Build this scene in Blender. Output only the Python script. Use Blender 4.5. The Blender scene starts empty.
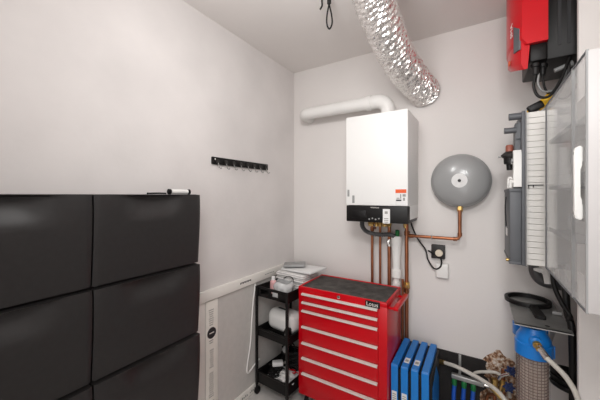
import bpy, bmesh, math, random
from mathutils import Vector, Matrix, noise
random.seed(7)
PI = math.pi
scene = bpy.context.scene
COL = scene.collection
V = Vector

# ------------------------------------------------------------------ materials
def lin(c):
    c /= 255.0
    return c / 12.92 if c <= 0.04045 else ((c + 0.055) / 1.055) ** 2.4
def rgb(r, g, b): return (lin(r), lin(g), lin(b), 1)

def mat(name, col, rough=0.5, metal=0.0, vary=0.0, scale=8.0, bump=0.0, bscale=60.0, coat=0.0, spec=0.5, detail=4, stretch=None):
    m = bpy.data.materials.new(name); m.use_nodes = True
    nt = m.node_tree; b = nt.nodes['Principled BSDF']
    b.inputs['Base Color'].default_value = col
    b.inputs['Roughness'].default_value = rough
    b.inputs['Metallic'].default_value = metal
    b.inputs['Specular IOR Level'].default_value = spec
    b.inputs['Coat Weight'].default_value = coat
    b.inputs['Coat Roughness'].default_value = 0.08
    if vary or bump:
        tc = nt.nodes.new('ShaderNodeTexCoord')
        src = tc.outputs['Object']
        if stretch:
            mp = nt.nodes.new('ShaderNodeMapping'); mp.inputs['Scale'].default_value = stretch
            nt.links.new(src, mp.inputs['Vector']); src = mp.outputs['Vector']
    if vary:
        n = nt.nodes.new('ShaderNodeTexNoise'); n.inputs['Scale'].default_value = scale; n.inputs['Detail'].default_value = detail
        nt.links.new(src, n.inputs['Vector'])
        r = nt.nodes.new('ShaderNodeValToRGB')
        r.color_ramp.elements[0].position = 0.3; r.color_ramp.elements[1].position = 0.7
        r.color_ramp.elements[0].color = tuple(max(0, c * (1 - vary)) for c in col[:3]) + (1,)
        r.color_ramp.elements[1].color = tuple(min(1, c * (1 + vary)) for c in col[:3]) + (1,)
        nt.links.new(n.outputs['Fac'], r.inputs['Fac']); nt.links.new(r.outputs['Color'], b.inputs['Base Color'])
    if bump:
        n2 = nt.nodes.new('ShaderNodeTexNoise'); n2.inputs['Scale'].default_value = bscale; n2.inputs['Detail'].default_value = 3
        nt.links.new(src, n2.inputs['Vector'])
        bp = nt.nodes.new('ShaderNodeBump'); bp.inputs['Strength'].default_value = bump; bp.inputs['Distance'].default_value = 0.01
        nt.links.new(n2.outputs['Fac'], bp.inputs['Height']); nt.links.new(bp.outputs['Normal'], b.inputs['Normal'])
    return m

def clear_mat(name, tint, alpha, rough=0.08):
    m = bpy.data.materials.new(name); m.use_nodes = True
    nt = m.node_tree; b = nt.nodes['Principled BSDF']; out = nt.nodes['Material Output']
    b.inputs['Base Color'].default_value = tint; b.inputs['Roughness'].default_value = rough
    t = nt.nodes.new('ShaderNodeBsdfTransparent'); mx = nt.nodes.new('ShaderNodeMixShader')
    mx.inputs['Fac'].default_value = alpha
    nt.links.new(t.outputs[0], mx.inputs[1]); nt.links.new(b.outputs[0], mx.inputs[2]); nt.links.new(mx.outputs[0], out.inputs['Surface'])
    return m

M = {}
M['wall'] = mat('wall_plaster', rgb(221, 216, 214), 0.85, vary=0.06, scale=2.6, bump=0.05, bscale=45, spec=0.2, detail=7)
M['wallback'] = mat('wall_paint', rgb(224, 219, 216), 0.85, vary=0.02, scale=3, bump=0.04, bscale=70, spec=0.2)
M['ceil'] = mat('ceiling_paint', rgb(236, 231, 228), 0.9, vary=0.015, scale=3, spec=0.1)
M['floor'] = mat('floor_screed', rgb(198, 194, 190), 0.6, vary=0.08, scale=6)
M['board'] = mat('grey_board', rgb(200, 196, 192), 0.9, vary=0.035, scale=30, spec=0.2)
M['whitetrim'] = mat('white_trim', rgb(234, 230, 224), 0.55, vary=0.02, scale=12)
M['tape'] = mat('cream_tape', rgb(238, 235, 227), 0.4, vary=0.03, scale=20)
M['print'] = mat('print_grey', rgb(150, 149, 145), 0.6)
M['printdark'] = mat('print_black', rgb(40, 40, 42), 0.6)
M['blackpl'] = mat('black_plastic', rgb(16, 14, 14), 0.45, vary=0.12, scale=40, spec=0.3)
M['cabinet'] = mat('shoe_cabinet_black', rgb(42, 40, 40), 0.42, vary=0.08, scale=50, bump=0.03, bscale=500, spec=0.4)
M['cabfr'] = mat('shoe_cabinet_body_black', rgb(28, 27, 27), 0.5, vary=0.05, scale=30)
M['white'] = mat('white_enamel', rgb(236, 235, 233), 0.42, vary=0.008, scale=5)
M['whitepl'] = mat('white_plastic', rgb(233, 231, 228), 0.4, vary=0.015, scale=10)
M['cream'] = mat('cream_plastic', rgb(222, 210, 190), 0.4, vary=0.02, scale=30)
M['red'] = mat('red_enamel', rgb(196, 2, 20), 0.28, vary=0.04, scale=5, coat=0.1, spec=0.3)
M['redinv'] = mat('red_casing', rgb(200, 8, 24), 0.32, vary=0.05, scale=6, coat=0.1, spec=0.35)
M['alu'] = mat('brushed_aluminium', rgb(235, 232, 226), 0.4, 0.25, vary=0.05, scale=30)
M['chrome'] = mat('chrome', rgb(215, 213, 210), 0.18, 1.0, vary=0.04, scale=20)
M['steel'] = mat('zinc_steel', rgb(170, 170, 168), 0.38, 0.75, vary=0.12, scale=14)
M['mat'] = mat('rubber_mat', rgb(70, 66, 63), 0.85, vary=0.55, scale=16, detail=6, bump=0.4, bscale=70)
M['copper'] = mat('copper', rgb(164, 106, 76), 0.38, 0.85, vary=0.14, scale=14)
M['copperdull'] = mat('copper_dull', rgb(150, 96, 66), 0.42, 0.8, vary=0.2, scale=18)
M['brass'] = mat('brass', rgb(190, 158, 98), 0.3, 0.9, vary=0.12, scale=25)
M['gvessel'] = mat('grey_enamel', rgb(152, 152, 152), 0.3, vary=0.02, scale=8, coat=0.25)
M['foil'] = mat('foil', rgb(240, 237, 235), 0.25, 0.92, vary=0.05, scale=14, bump=0.3, bscale=60)
M['greybox'] = mat('slate_grey', rgb(92, 94, 98), 0.5, vary=0.05, scale=14)
M['greylight'] = mat('light_grey_plastic', rgb(150, 150, 150), 0.45, vary=0.05, scale=14)
M['greyhose'] = mat('grey_corrugated', rgb(84, 83, 84), 0.45, vary=0.08, scale=40)
M['blue'] = mat('blue_plastic', rgb(18, 122, 204), 0.35, vary=0.06, scale=9)
M['bluecap'] = mat('blue_cap', rgb(20, 120, 205), 0.3, vary=0.06, scale=9)
M['bluehose'] = mat('blue_hose', rgb(30, 84, 180), 0.4, vary=0.1, scale=20)
M['bluedark'] = mat('blue_handle', rgb(30, 46, 90), 0.4, vary=0.15, scale=40)
M['green'] = mat('green_plastic', rgb(28, 112, 56), 0.45, vary=0.1, scale=30)
M['orange'] = mat('orange_print', rgb(226, 92, 40), 0.5, vary=0.04, scale=30)
M['paper'] = mat('paper', rgb(226, 225, 224), 0.8, vary=0.03, scale=16)
M['cloth'] = mat('white_cloth', rgb(222, 219, 217), 0.9, vary=0.05, scale=20, bump=0.3, bscale=60)
M['pink'] = mat('pink_plastic', rgb(226, 176, 176), 0.4, vary=0.05, scale=20)
M['yellow'] = mat('yellow_plastic', rgb(236, 186, 30), 0.4, vary=0.06, scale=20)
M['rust'] = mat('red_brown', rgb(140, 78, 62), 0.5, vary=0.15, scale=40)
M['pleat'] = mat('pleated_filter', rgb(186, 168, 156), 0.7, vary=0.1, scale=20)
M['pleatdark'] = mat('pleat_grid', rgb(110, 84, 74), 0.6, vary=0.12, scale=30)
M['clear'] = clear_mat('clear_cover', rgb(244, 244, 243), 0.24)
M['clearbowl'] = clear_mat('clear_bowl', rgb(200, 196, 192), 0.14)
M['clearbag'] = clear_mat('clear_bag', rgb(232, 232, 232), 0.45, 0.2)
M['blackwall'] = mat('bitumen_black', rgb(30, 27, 26), 0.75, vary=0.4, scale=16, bump=0.4, bscale=60)
M['hosewhite'] = mat('braided_hose', rgb(206, 201, 192), 0.45, vary=0.06, scale=60, bump=0.3, bscale=300)
M['panelgrey'] = mat('pale_grey_plastic', rgb(198, 194, 193), 0.45, vary=0.012, scale=10)
M['louvre'] = mat('white_louvre', rgb(232, 229, 224), 0.5, vary=0.015, scale=12)
M['greydark'] = mat('dark_grey_metal', rgb(36, 33, 32), 0.55, vary=0.08, scale=20)

# broken plaster: brown, rust and pale crumbs mixed
pm = bpy.data.materials.new('broken_plaster'); pm.use_nodes = True
nt = pm.node_tree; b = nt.nodes['Principled BSDF']; b.inputs['Roughness'].default_value = 0.95
tc = nt.nodes.new('ShaderNodeTexCoord'); n = nt.nodes.new('ShaderNodeTexNoise'); n.inputs['Scale'].default_value = 55; n.inputs['Detail'].default_value = 6
nt.links.new(tc.outputs['Object'], n.inputs['Vector']); r = nt.nodes.new('ShaderNodeValToRGB')
cr = r.color_ramp; cr.elements[0].position = 0.36; cr.elements[0].color = rgb(92, 66, 50)
cr.elements[1].position = 0.66; cr.elements[1].color = rgb(222, 212, 204)
e = cr.elements.new(0.46); e.color = rgb(152, 112, 84)
e = cr.elements.new(0.54); e.color = rgb(188, 164, 142)
nt.links.new(n.outputs['Fac'], r.inputs['Fac']); nt.links.new(r.outputs['Color'], b.inputs['Base Color'])
bp = nt.nodes.new('ShaderNodeBump'); bp.inputs['Strength'].default_value = 0.8; bp.inputs['Distance'].default_value = 0.02
nt.links.new(n.outputs['Fac'], bp.inputs['Height']); nt.links.new(bp.outputs['Normal'], b.inputs['Normal'])
M['plaster'] = pm

# ------------------------------------------------------------------ mesh helpers
def smooth_path(pts, n=8):
    """Catmull-Rom through the points."""
    p = [V(q) for q in pts]
    if len(p) < 3: return p
    p = [p[0] * 2 - p[1]] + p + [p[-1] * 2 - p[-2]]
    out = []
    for i in range(1, len(p) - 2):
        a, b_, c, d = p[i - 1:i + 3]
        for k in range(n):
            t = k / n
            out.append(0.5 * ((2 * b_) + (c - a) * t + (2 * a - 5 * b_ + 4 * c - d) * t * t + (3 * b_ - a - 3 * c + d) * t ** 3))
    out.append(p[-2])
    return out

class MB:
    def __init__(s):
        s.bm = bmesh.new()
    def box(s, x0, x1, y0, y1, z0, z1, bev=0.0, seg=2, rot=None):
        r = bmesh.ops.create_cube(s.bm, size=1)
        vs = r['verts']
        c = V(((x0 + x1) / 2, (y0 + y1) / 2, (z0 + z1) / 2))
        for v in vs:
            v.co = V((v.co.x * abs(x1 - x0), v.co.y * abs(y1 - y0), v.co.z * abs(z1 - z0)))
        if bev:
            es = list({e for v in vs for e in v.link_edges})
            bev = min(bev, 0.49 * min(abs(x1 - x0), abs(y1 - y0), abs(z1 - z0)))
            g = bmesh.ops.bevel(s.bm, geom=es, offset=bev, segments=seg, affect='EDGES', profile=0.5)
            vs = list({v for f in g['faces'] for v in f.verts} | {v for v in vs if v.is_valid})
        for v in vs:
            v.co = (rot @ v.co if rot else v.co) + c
        return s
    def ring_sweep(s, path, radii, seg=16, cap=True, closed=False):
        path = [V(p) for p in path]
        n = len(path)
        if not hasattr(radii, '__len__'): radii = [radii] * n
        tang = []
        for i in range(n):
            a = path[i - 1] if (i > 0 or closed) else path[i]
            b_ = path[(i + 1) % n] if (i < n - 1 or closed) else path[i]
            t = (b_ - a)
            if t.length < 1e-9: t = V((0, 0, 1))
            tang.append(t.normalized())
        up = V((0, 0, 1)) if abs(tang[0].z) < 0.9 else V((1, 0, 0))
        nrm = (up - tang[0] * up.dot(tang[0])).normalized()
        rings = []
        for i in range(n):
            nrm = (nrm - tang[i] * nrm.dot(tang[i]))
            if nrm.length < 1e-6: nrm = tang[i].orthogonal()
            nrm.normalize()
            bi = tang[i].cross(nrm)
            ring = []
            for k in range(seg):
                a = 2 * PI * k / seg
                ring.append(s.bm.verts.new(path[i] + (nrm * math.cos(a) + bi * math.sin(a)) * radii[i]))
            rings.append(ring)
        m = n if closed else n - 1
        for i in range(m):
            r0, r1 = rings[i], rings[(i + 1) % n]
            for k in range(seg):
                s.bm.faces.new((r0[k], r0[(k + 1) % seg], r1[(k + 1) % seg], r1[k]))
        if cap and not closed:
            s.bm.faces.new(list(reversed(rings[0]))); s.bm.faces.new(rings[-1])
        return rings
    def tube(s, pts, r, seg=12, n=8, smooth=True):
        s.ring_sweep(smooth_path(pts, n) if smooth else pts, r, seg); return s
    def cyl(s, a, b_, r, seg=20, r2=None):
        s.ring_sweep([a, b_], [r, r if r2 is None else r2], seg); return s
    def lathe(s, o, axis, prof, seg=32):
        """prof = list of (along axis, radius)."""
        o = V(o); ax = V(axis).normalized()
        s.ring_sweep_axis(o, ax, prof, seg); return s
    def ring_sweep_axis(s, o, ax, prof, seg):
        u = ax.orthogonal().normalized(); w = ax.cross(u)
        rings = []
        for (t, r) in prof:
            if r < 1e-5: rings.append([s.bm.verts.new(o + ax * t)])
            else: rings.append([s.bm.verts.new(o + ax * t + (u * math.cos(2 * PI * k / seg) + w * math.sin(2 * PI * k / seg)) * r) for k in range(seg)])
        for i in range(len(rings) - 1):
            a, b_ = rings[i], rings[i + 1]
            for k in range(seg):
                k2 = (k + 1) % seg
                if len(a) == 1 and len(b_) == 1: continue
                if len(a) == 1: s.bm.faces.new((a[0], b_[k2], b_[k]))
                elif len(b_) == 1: s.bm.faces.new((a[k], a[k2], b_[0]))
                else: s.bm.faces.new((a[k], a[k2], b_[k2], b_[k]))
        if len(rings[0]) > 1: s.bm.faces.new(list(reversed(rings[0])))
        if len(rings[-1]) > 1: s.bm.faces.new(rings[-1])
    def torus(s, c, axis, R, r, seg=40, rs=10):
        c = V(c); ax = V(axis).normalized(); u = ax.orthogonal().normalized(); w = ax.cross(u)
        s.ring_sweep([c + (u * math.cos(2 * PI * k / seg) + w * math.sin(2 * PI * k / seg)) * R for k in range(seg)], r, rs, closed=True)
        return s
    def prism(s, poly, axis, a, b_):
        """polygon in the two other axes, extruded from a to b along axis."""
        def mk(p, t):
            return V((t, p[0], p[1])) if axis == 'x' else V((p[0], t, p[1])) if axis == 'y' else V((p[0], p[1], t))
        lo = [s.bm.verts.new(mk(p, a)) for p in poly]; hi = [s.bm.verts.new(mk(p, b_)) for p in poly]
        n = len(poly)
        for k in range(n): s.bm.faces.new((lo[k], lo[(k + 1) % n], hi[(k + 1) % n], hi[k]))
        s.bm.faces.new(list(reversed(lo))); s.bm.faces.new(hi)
        return s
    def sheet(s, f, nu, nv, back):
        """closed thick sheet: front f(u,v), back = back(u,v)."""
        F = [[s.bm.verts.new(f(i / nu, j / nv)) for j in range(nv + 1)] for i in range(nu + 1)]
        B = [[s.bm.verts.new(back(i / nu, j / nv)) for j in range(nv + 1)] for i in range(nu + 1)]
        for i in range(nu):
            for j in range(nv):
                s.bm.faces.new((F[i][j], F[i + 1][j], F[i + 1][j + 1], F[i][j + 1]))
                s.bm.faces.new((B[i][j], B[i][j + 1], B[i + 1][j + 1], B[i + 1][j]))
        for i in range(nu):
            s.bm.faces.new((F[i][0], B[i][0], B[i + 1][0], F[i + 1][0])); s.bm.faces.new((F[i][nv], F[i + 1][nv], B[i + 1][nv], B[i][nv]))
        for j in range(nv):
            s.bm.faces.new((F[0][j], F[0][j + 1], B[0][j + 1], B[0][j])); s.bm.faces.new((F[nu][j], B[nu][j], B[nu][j + 1], F[nu][j + 1]))
        return s
    def build(s, name, m, parent=None, smooth=True, local=False):
        bmesh.ops.recalc_face_normals(s.bm, faces=s.bm.faces)
        me = bpy.data.meshes.new(name)
        base = V((0, 0, 0))
        if parent is None:
            xs = [v.co for v in s.bm.verts]
            base = V(((min(v.x for v in xs) + max(v.x for v in xs)) / 2, (min(v.y for v in xs) + max(v.y for v in xs)) / 2, min(v.z for v in xs)))
        elif not local:
            p = parent
            while p: base = base + p.location; p = p.parent
        for v in s.bm.verts: v.co -= base
        s.bm.to_mesh(me); s.bm.free()
        me.materials.append(m)
        if smooth:
            try:
                me.polygons.foreach_set('use_smooth', [True] * len(me.polygons))
                me.set_sharp_from_angle(angle=math.radians(38))
            except Exception: pass
        o = bpy.data.objects.new(name, me); COL.objects.link(o)
        if parent is None: o.location = base
        else: o.parent = parent
        return o

def thing(name, label, cat, loc=(0, 0, 0), rotz=0, group=None):
    o = bpy.data.objects.new(name, None); COL.objects.link(o)
    o.empty_display_size = 0.05
    o.location = loc; o.rotation_euler = (0, 0, rotz)
    o['label'] = label; o['category'] = cat
    if group: o['group'] = group
    return o
def tag(o, label, cat, group=None, kind=None):
    o['label'] = label; o['category'] = cat
    if group: o['group'] = group
    if kind: o['kind'] = kind
    return o
def struct(o, label=None):
    o['kind'] = 'structure'
    if label: o['label'] = label
    return o
def dup(root, loc, rotz=0, label=None, group=None):
    r = root.copy(); COL.objects.link(r); r.location = loc; r.rotation_euler = (0, 0, rotz)
    if label: r['label'] = label
    if group: r['group'] = group
    for ch in list(root.children):
        c = ch.copy(); COL.objects.link(c); c.parent = r
        for g in list(ch.children):
            d = g.copy(); COL.objects.link(d); d.parent = c
    return r
def text(name, body, size, loc, rot, m, parent, sx=1.0):
    cu = bpy.data.curves.new(name, 'FONT'); cu.body = body; cu.size = size; cu.extrude = 0.0004
    cu.align_x = 'CENTER'; cu.align_y = 'CENTER'
    cu.materials.append(m)
    tmp = bpy.data.objects.new(name, cu)
    me = bpy.data.meshes.new_from_object(tmp); bpy.data.objects.remove(tmp)
    me.name = name
    if not me.materials: me.materials.append(m)
    o = bpy.data.objects.new(name, me); COL.objects.link(o)
    base = V((0, 0, 0)); p = parent
    while p: base = base + p.location; p = p.parent
    o.parent = parent; o.location = V(loc) - base; o.rotation_euler = rot; o.scale = (sx, 1, 1)
    return o
FRONT = (PI / 2, 0, 0)          # reads from -Y

# ------------------------------------------------------------------ the setting
CEIL = 2.53
LW, BW, RW = -1.413, 2.16, 0.62
struct(MB().box(LW - 0.1, RW + 0.1, -1.2, BW + 0.1, -0.1, 0).build('floor', M['floor']))
struct(MB().box(LW - 0.1, RW + 0.1, -1.2, BW + 0.1, CEIL, CEIL + 0.1).build('ceiling', M['ceil']))
struct(MB().box(LW - 0.1, LW, -1.2, BW + 0.1, 0, CEIL).build('wall_left', M['wall']))
wb = struct(MB().box(LW, RW + 0.1, BW, BW + 0.1, 0, CEIL).build('wall_back', M['wallback']))
struct(MB().box(LW - 0.1, RW + 0.1, -1.3, -1.2, 0, CEIL).build('wall_front', M['wallback']))
struct(MB().box(RW, RW + 0.1, -1.2, BW, 0, CEIL).build('wall_right', M['wallback']))
struct(MB().box(0.350, RW, 1.64, 1.662, 0, CEIL).build('wall_pier', M['wallback']))
# broken plaster round the water pipes, low on the back wall
m = MB(); cen = m.bm.verts.new((0.1, BW - 0.012, 0.2)); rings = [[cen]]
for ri in range(1, 7):
    ring = []
    for k in range(40):
        a = 2 * PI * k / 40
        rr = (0.85 + 0.2 * noise.noise(V((math.cos(a) * 2.2, math.sin(a) * 2.2, 4)))) * ri / 6
        y = BW - (0.012 + 0.012 * noise.noise(V((ri * 1.3, k * 0.8, 1)))) if ri < 6 else BW - 0.001
        ring.append(m.bm.verts.new((0.105 + 0.14 * rr * math.cos(a), y, 0.2 + 0.325 * rr * math.sin(a))))
    rings.append(ring)
for ri in range(6):
    for k in range(40):
        k2 = (k + 1) % 40
        if ri == 0: m.bm.faces.new((cen, rings[1][k], rings[1][k2]))
        else: m.bm.faces.new((rings[ri][k], rings[ri + 1][k], rings[ri + 1][k2], rings[ri][k2]))
m.build('exposed_plaster', M['plaster'], wb, smooth=False)
struct(MB().box(-0.49, 0.045, BW - 0.012, BW, 0, 0.398).build('baseboard_back', M['blackwall']))

# boarding low on the left wall: white rail, tape strip, grey board, skirting
rail = struct(MB().box(LW, LW + 0.022, 1.0, 2.06, 0.797, 0.862, 0.003).build('trim_1', M['whitetrim']))
m = MB()
for i in range(9): m.box(LW + 0.022, LW + 0.0226, 1.455 + i * 0.0125, 1.464 + i * 0.0125, 0.826 + 0.003 * (i % 2), 0.838)
m.build('printed_mark', M['printdark'], rail)
m = MB()
for i in range(6): m.box(LW + 0.022, LW + 0.0226, 1.72 + i * 0.02, 1.735 + i * 0.02, 0.83, 0.835)
m.build('printed_mark', M['print'], rail)
struct(MB().box(LW, LW + 0.008, 1.0, 2.06, 0.06, 0.797).build('trim_2', M['board']))
strip = struct(MB().box(LW + 0.008, LW + 0.013, 1.172, 1.264, 0.06, 0.79, 0.001).build('trim_3', M['tape']))
m = MB()
for i, (z0, z1) in enumerate([(0.64, 0.745), (0.38, 0.5), (0.2, 0.36), (0.09, 0.18), (0.53, 0.56)]):
    k = 0
    z = z0
    while z < z1 - 0.01:
        w = 0.028 + 0.012 * ((i * 7 + k * 5) % 4) / 3
        m.box(LW + 0.013, LW + 0.0134, 1.212 - w / 2 + (0.007 if i % 2 else 0), 1.212 + w / 2, z, z + 0.005)
        z += 0.013; k += 1
m.build('printed_lines', M['print'], strip)
MB().lathe((LW + 0.013, 1.215, 0.592), (1, 0, 0), [(0, 0.034), (0.0008, 0.034)], 28).build('round_emblem', M['printdark'], strip)
MB().box(LW + 0.0138, LW + 0.0143, 1.197, 1.233, 0.589, 0.595).build('emblem_bar', M['tape'], strip)
edge = struct(MB().box(LW, LW + 0.014, 1.0, 1.165, 0.06, 0.797, 0.002).build('trim_4', M['whitetrim']))
bl = struct(MB().box(LW, LW + 0.018, 1.0, 2.1, 0, 0.06, 0.004).build('baseboard_left', M['whitetrim']))
m = MB()
for i in range(26):
    if i % 6 != 5: m.box(LW + 0.018, LW + 0.0186, 1.46 + i * 0.016, 1.47 + i * 0.016, 0.02, 0.03 + 0.006 * (i % 2))
m.build('printed_mark', M['print'], bl)

# ------------------------------------------------------------------ black wall-hung shoe cabinets
FX = -1.24
def shoe_cabinet(label):
    W_, H_, D_ = 0.493, 0.36, FX - LW
    t = thing('shoe_cabinet', label, 'cabinet', (LW, 0, 0), 0, 'black shoe cabinets on the left wall')
    m = MB(); m.box(0, D_ - 0.034, 0, W_, 0, H_, 0.004); m.build('body', M['cabfr'], t, local=True)
    def front(u, v):
        y, z = 0.001 + u * (W_ - 0.002), 0.004 + v * (H_ - 0.006)
        prof = -0.020 * (1 - v) ** 1.6 - 0.006 * v ** 6
        q = max(0, min(1, (v - 0.66) / 0.27)); q2 = max(0, min(1, (v - 0.965) / 0.035))
        scoop = -0.030 * math.exp(-((u - 0.5) / 0.24) ** 4) * q * q * (3 - 2 * q) * (1 - q2 * q2)
        edge = -0.006 * (max(0, abs(u - 0.5) - 0.47) / 0.03) ** 2
        return V((D_ + prof + scoop + edge, y, z))
    MB().sheet(front, 40, 44, lambda u, v: V((D_ - 0.05, 0.001 + u * (W_ - 0.002), 0.004 + v * (H_ - 0.006)))).build('flap_door', M['cabinet'], t, local=True)
    m = MB(); m.cyl((D_ - 0.03, 0.012, 0.004), (D_ - 0.022, 0.012, 0.004), 0.005, 10); m.build('hinge_pin', M['cabfr'], t, local=True)
    return t
pit = 0.365
cab0 = shoe_cabinet('black shoe cabinet, top right of the wall-hung block, below the white roll')
names = {(0, 1): 'black shoe cabinet, middle of the right column beside the white rail',
         (0, 2): 'black shoe cabinet, bottom right of the block beside the printed tape strip',
         (1, 0): 'black shoe cabinet, top left of the wall-hung block, cut by the photo edge',
         (1, 1): 'black shoe cabinet, middle of the left column at the photo edge',
         (1, 2): 'black shoe cabinet, bottom left of the block, only its top edge showing'}
cab0.location = (LW, 0.515, 1.444 - 0.361)
for (c, r_), lab in names.items():
    dup(cab0, (LW, 0.515 - c * 0.497, 1.444 - 0.361 - r_ * pit), 0, lab)
# white roll with black ends lying on top of the cabinets
t = thing('label_roll', 'white cylinder with black end caps lying on the black cabinets', 'roll', (-1.30, 0.92, 1.443))
MB().cyl((-1.30, 0.872, 1.4565), (-1.30, 0.966, 1.4565), 0.0122, 24).build('tube', M['whitepl'], t)
for y in (0.856, 0.966): MB().lathe((-1.30, y, 1.4565), (0, 1, 0), [(0, 0.009), (0.003, 0.0135), (0.013, 0.0135), (0.016, 0.009)], 20).build('end_cap', M['blackpl'], t)
tag(MB().tube([(-1.30, 0.845, 1.448), (-1.29, 0.81, 1.4485), (-1.305, 0.78, 1.448), (-1.295, 0.75, 1.4475)], 0.004, 8).build('strap', M['blackpl']),
    'thin black strap lying left of the white roll on the cabinets', 'strap')

# ------------------------------------------------------------------ hook rail
t = thing('coat_hook_rail', 'short black rail with small metal hooks on the left wall', 'hook rail', (LW, 1.5, 1.632))
MB().box(LW, LW + 0.014, 1.221, 1.77, 1.632, 1.678, 0.003).build('backplate', M['blackpl'], t)
for i in range(8):
    y = 1.262 + i * 0.0685
    m = MB(); m.cyl((LW + 0.012, y, 1.651), (LW + 0.02, y, 1.651), 0.016, 14); m.build('boss', M['greydark'], t)
    m = MB(); m.tube([(LW + 0.018, y, 1.642), (LW + 0.024, y, 1.63), (LW + 0.03, y, 1.613), (LW + 0.044, y, 1.606), (LW + 0.052, y, 1.612)], 0.0026, 8); m.build('hook', M['steel'], t)
for y in (1.24, 1.752): MB().cyl((LW + 0.012, y, 1.664), (LW + 0.0165, y, 1.664), 0.006, 10).build('screw', M['chrome'], t)

# ------------------------------------------------------------------ boiler with flue
bx0, bx1, by, bz0, bz1 = -0.767, -0.367, 1.813, 1.264, 1.962
t = thing('boiler', 'white wall-hung gas boiler with a black control strip', 'boiler', (-0.567, 1.98, bz0))
MB().box(bx0, bx1, by, BW, 1.372, bz1, 0.006).build('casing', M['white'], t)
pn = MB().box(bx0 + 0.001, bx1 - 0.001, by + 0.002, BW - 0.05, bz0, 1.370, 0.006).build('control_panel', M['blackpl'], t)
MB().box(bx0 + 0.29, bx1 - 0.0005, by + 0.06, BW, bz0 + 0.02, 1.373, 0.002).build('side_skirt', M['white'], t)
text('brand_lettering', 'VIESSMANN', 0.0105, (-0.571, by + 0.0015, 1.359), FRONT, M['alu'], t, 1.0)
m = MB()
for i in range(4): m.lathe((-0.607 + i * 0.021, by + 0.003, 1.284 + 0.006 * (i % 2)), (0, -1, 0), [(0, 0.0058), (0.0015, 0.005), (0.0016, 0)], 14)
m.build('touch_icons', M['greylight'], t)
MB().box(-0.73, -0.63, by + 0.0008, by + 0.003, 1.29, 1.34, 0.001).build('display', M['blackpl'], t)
st = MB().box(-0.441, -0.376, by - 0.0012, by, 1.376, 1.475).build('energy_label', M['paper'], t)
MB().box(-0.4405, -0.3765, by - 0.0016, by, 1.452, 1.4745).build('orange_band', M['orange'], st)
MB().box(-0.437, -0.405, by - 0.0016, by, 1.403, 1.412).build('printed_mark', M['printdark'], st)
MB().box(-0.434, -0.416, by - 0.0016, by, 1.417, 1.423).build('printed_mark', M['print'], st)
MB().box(-0.413, -0.406, by - 0.0016, by, 1.417, 1.445).build('printed_mark', M['print'], st)
m = MB(); m.box(-0.398, -0.38, by - 0.0016, by, 1.43, 1.445); m.box(-0.396, -0.384, by - 0.0016, by, 1.405, 1.424)
m.build('printed_mark', M['print'], st)
for (x, z, w, h) in ((-0.756, 1.43, 0.014, 0.045), (-0.722, 1.387, 0.016, 0.05)):
    s_ = MB().box(x, x + w, by - 0.0012, by, z, z + h).build('small_sticker', M['greylight'], t)
    m = MB()
    for k in range(6): m.box(x + 0.002, x + w - 0.003, by - 0.0015, by, z + 0.004 + k * 0.007, z + 0.0065 + k * 0.007)
    m.build('printed_lines', M['print'], s_)
lb = MB().box(-0.518, -0.474, by - 0.0012, by + 0.004, 1.262, 1.352).build('hanging_label', M['paper'], t)
m = MB()
for k in range(3): m.box(-0.511, -0.483, by - 0.0018, by, 1.268 + k * 0.011, 1.273 + k * 0.011)
m.build('printed_lines', M['print'], lb)
MB().box(-0.506, -0.488, by - 0.0018, by, 1.322, 1.338).build('printed_mark', M['print'], lb)
for x in (-0.69, -0.673, -0.64, -0.614, -0.549, -0.438):
    m = MB(); m.cyl((x, 2.08, 1.225), (x, 2.08, 1.27), 0.016, 6); m.cyl((x, 2.08, 1.212), (x, 2.08, 1.23), 0.013, 16); m.build('pipe_union', M['brass'], t)
m = MB(); m.cyl((-0.565, 2.02, 1.22), (-0.565, 2.02, 1.27), 0.017, 16); m.cyl((-0.565, 2.02, 1.235), (-0.53, 1.98, 1.235), 0.011, 14); m.build('gas_valve', M['brass'], t)

t = thing('flue_pipe', 'white flue pipe running from the boiler top along the wall', 'flue', (-0.9, 2.03, 1.962))
fy = 2.035
arc = [(-0.62 + 0.075 * math.sin(a), fy, 2.03 + 0.075 * math.cos(a)) for a in [k * PI / 2 / 8 for k in range(9)]]
m = MB(); m.ring_sweep([(-0.66, fy, 2.105)] + arc + [(-0.545, fy, 1.962)], 0.049, 28); m.build('elbow', M['whitepl'], t)
arc = [(-1.19 - 0.055 * math.sin(a), 2.085 - 0.05 * math.cos(a), 2.105) for a in [k * PI / 2 / 8 for k in range(9)]]
m = MB(); m.ring_sweep([(-0.66, fy, 2.105)] + arc + [(-1.245, BW, 2.105)], 0.046, 28); m.build('straight_pipe', M['whitepl'], t)
m = MB(); m.lathe((-0.70, fy, 2.105), (1, 0, 0), [(0, 0.046), (0.003, 0.053), (0.038, 0.053), (0.042, 0.046)], 28); m.build('coupling', M['whitepl'], t)
m = MB(); m.lathe((-0.545, fy, 1.962), (0, 0, 1), [(0, 0.062), (0.012, 0.062), (0.016, 0.052), (0.03, 0.052)], 28); m.build('collar', M['whitepl'], t)

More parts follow.
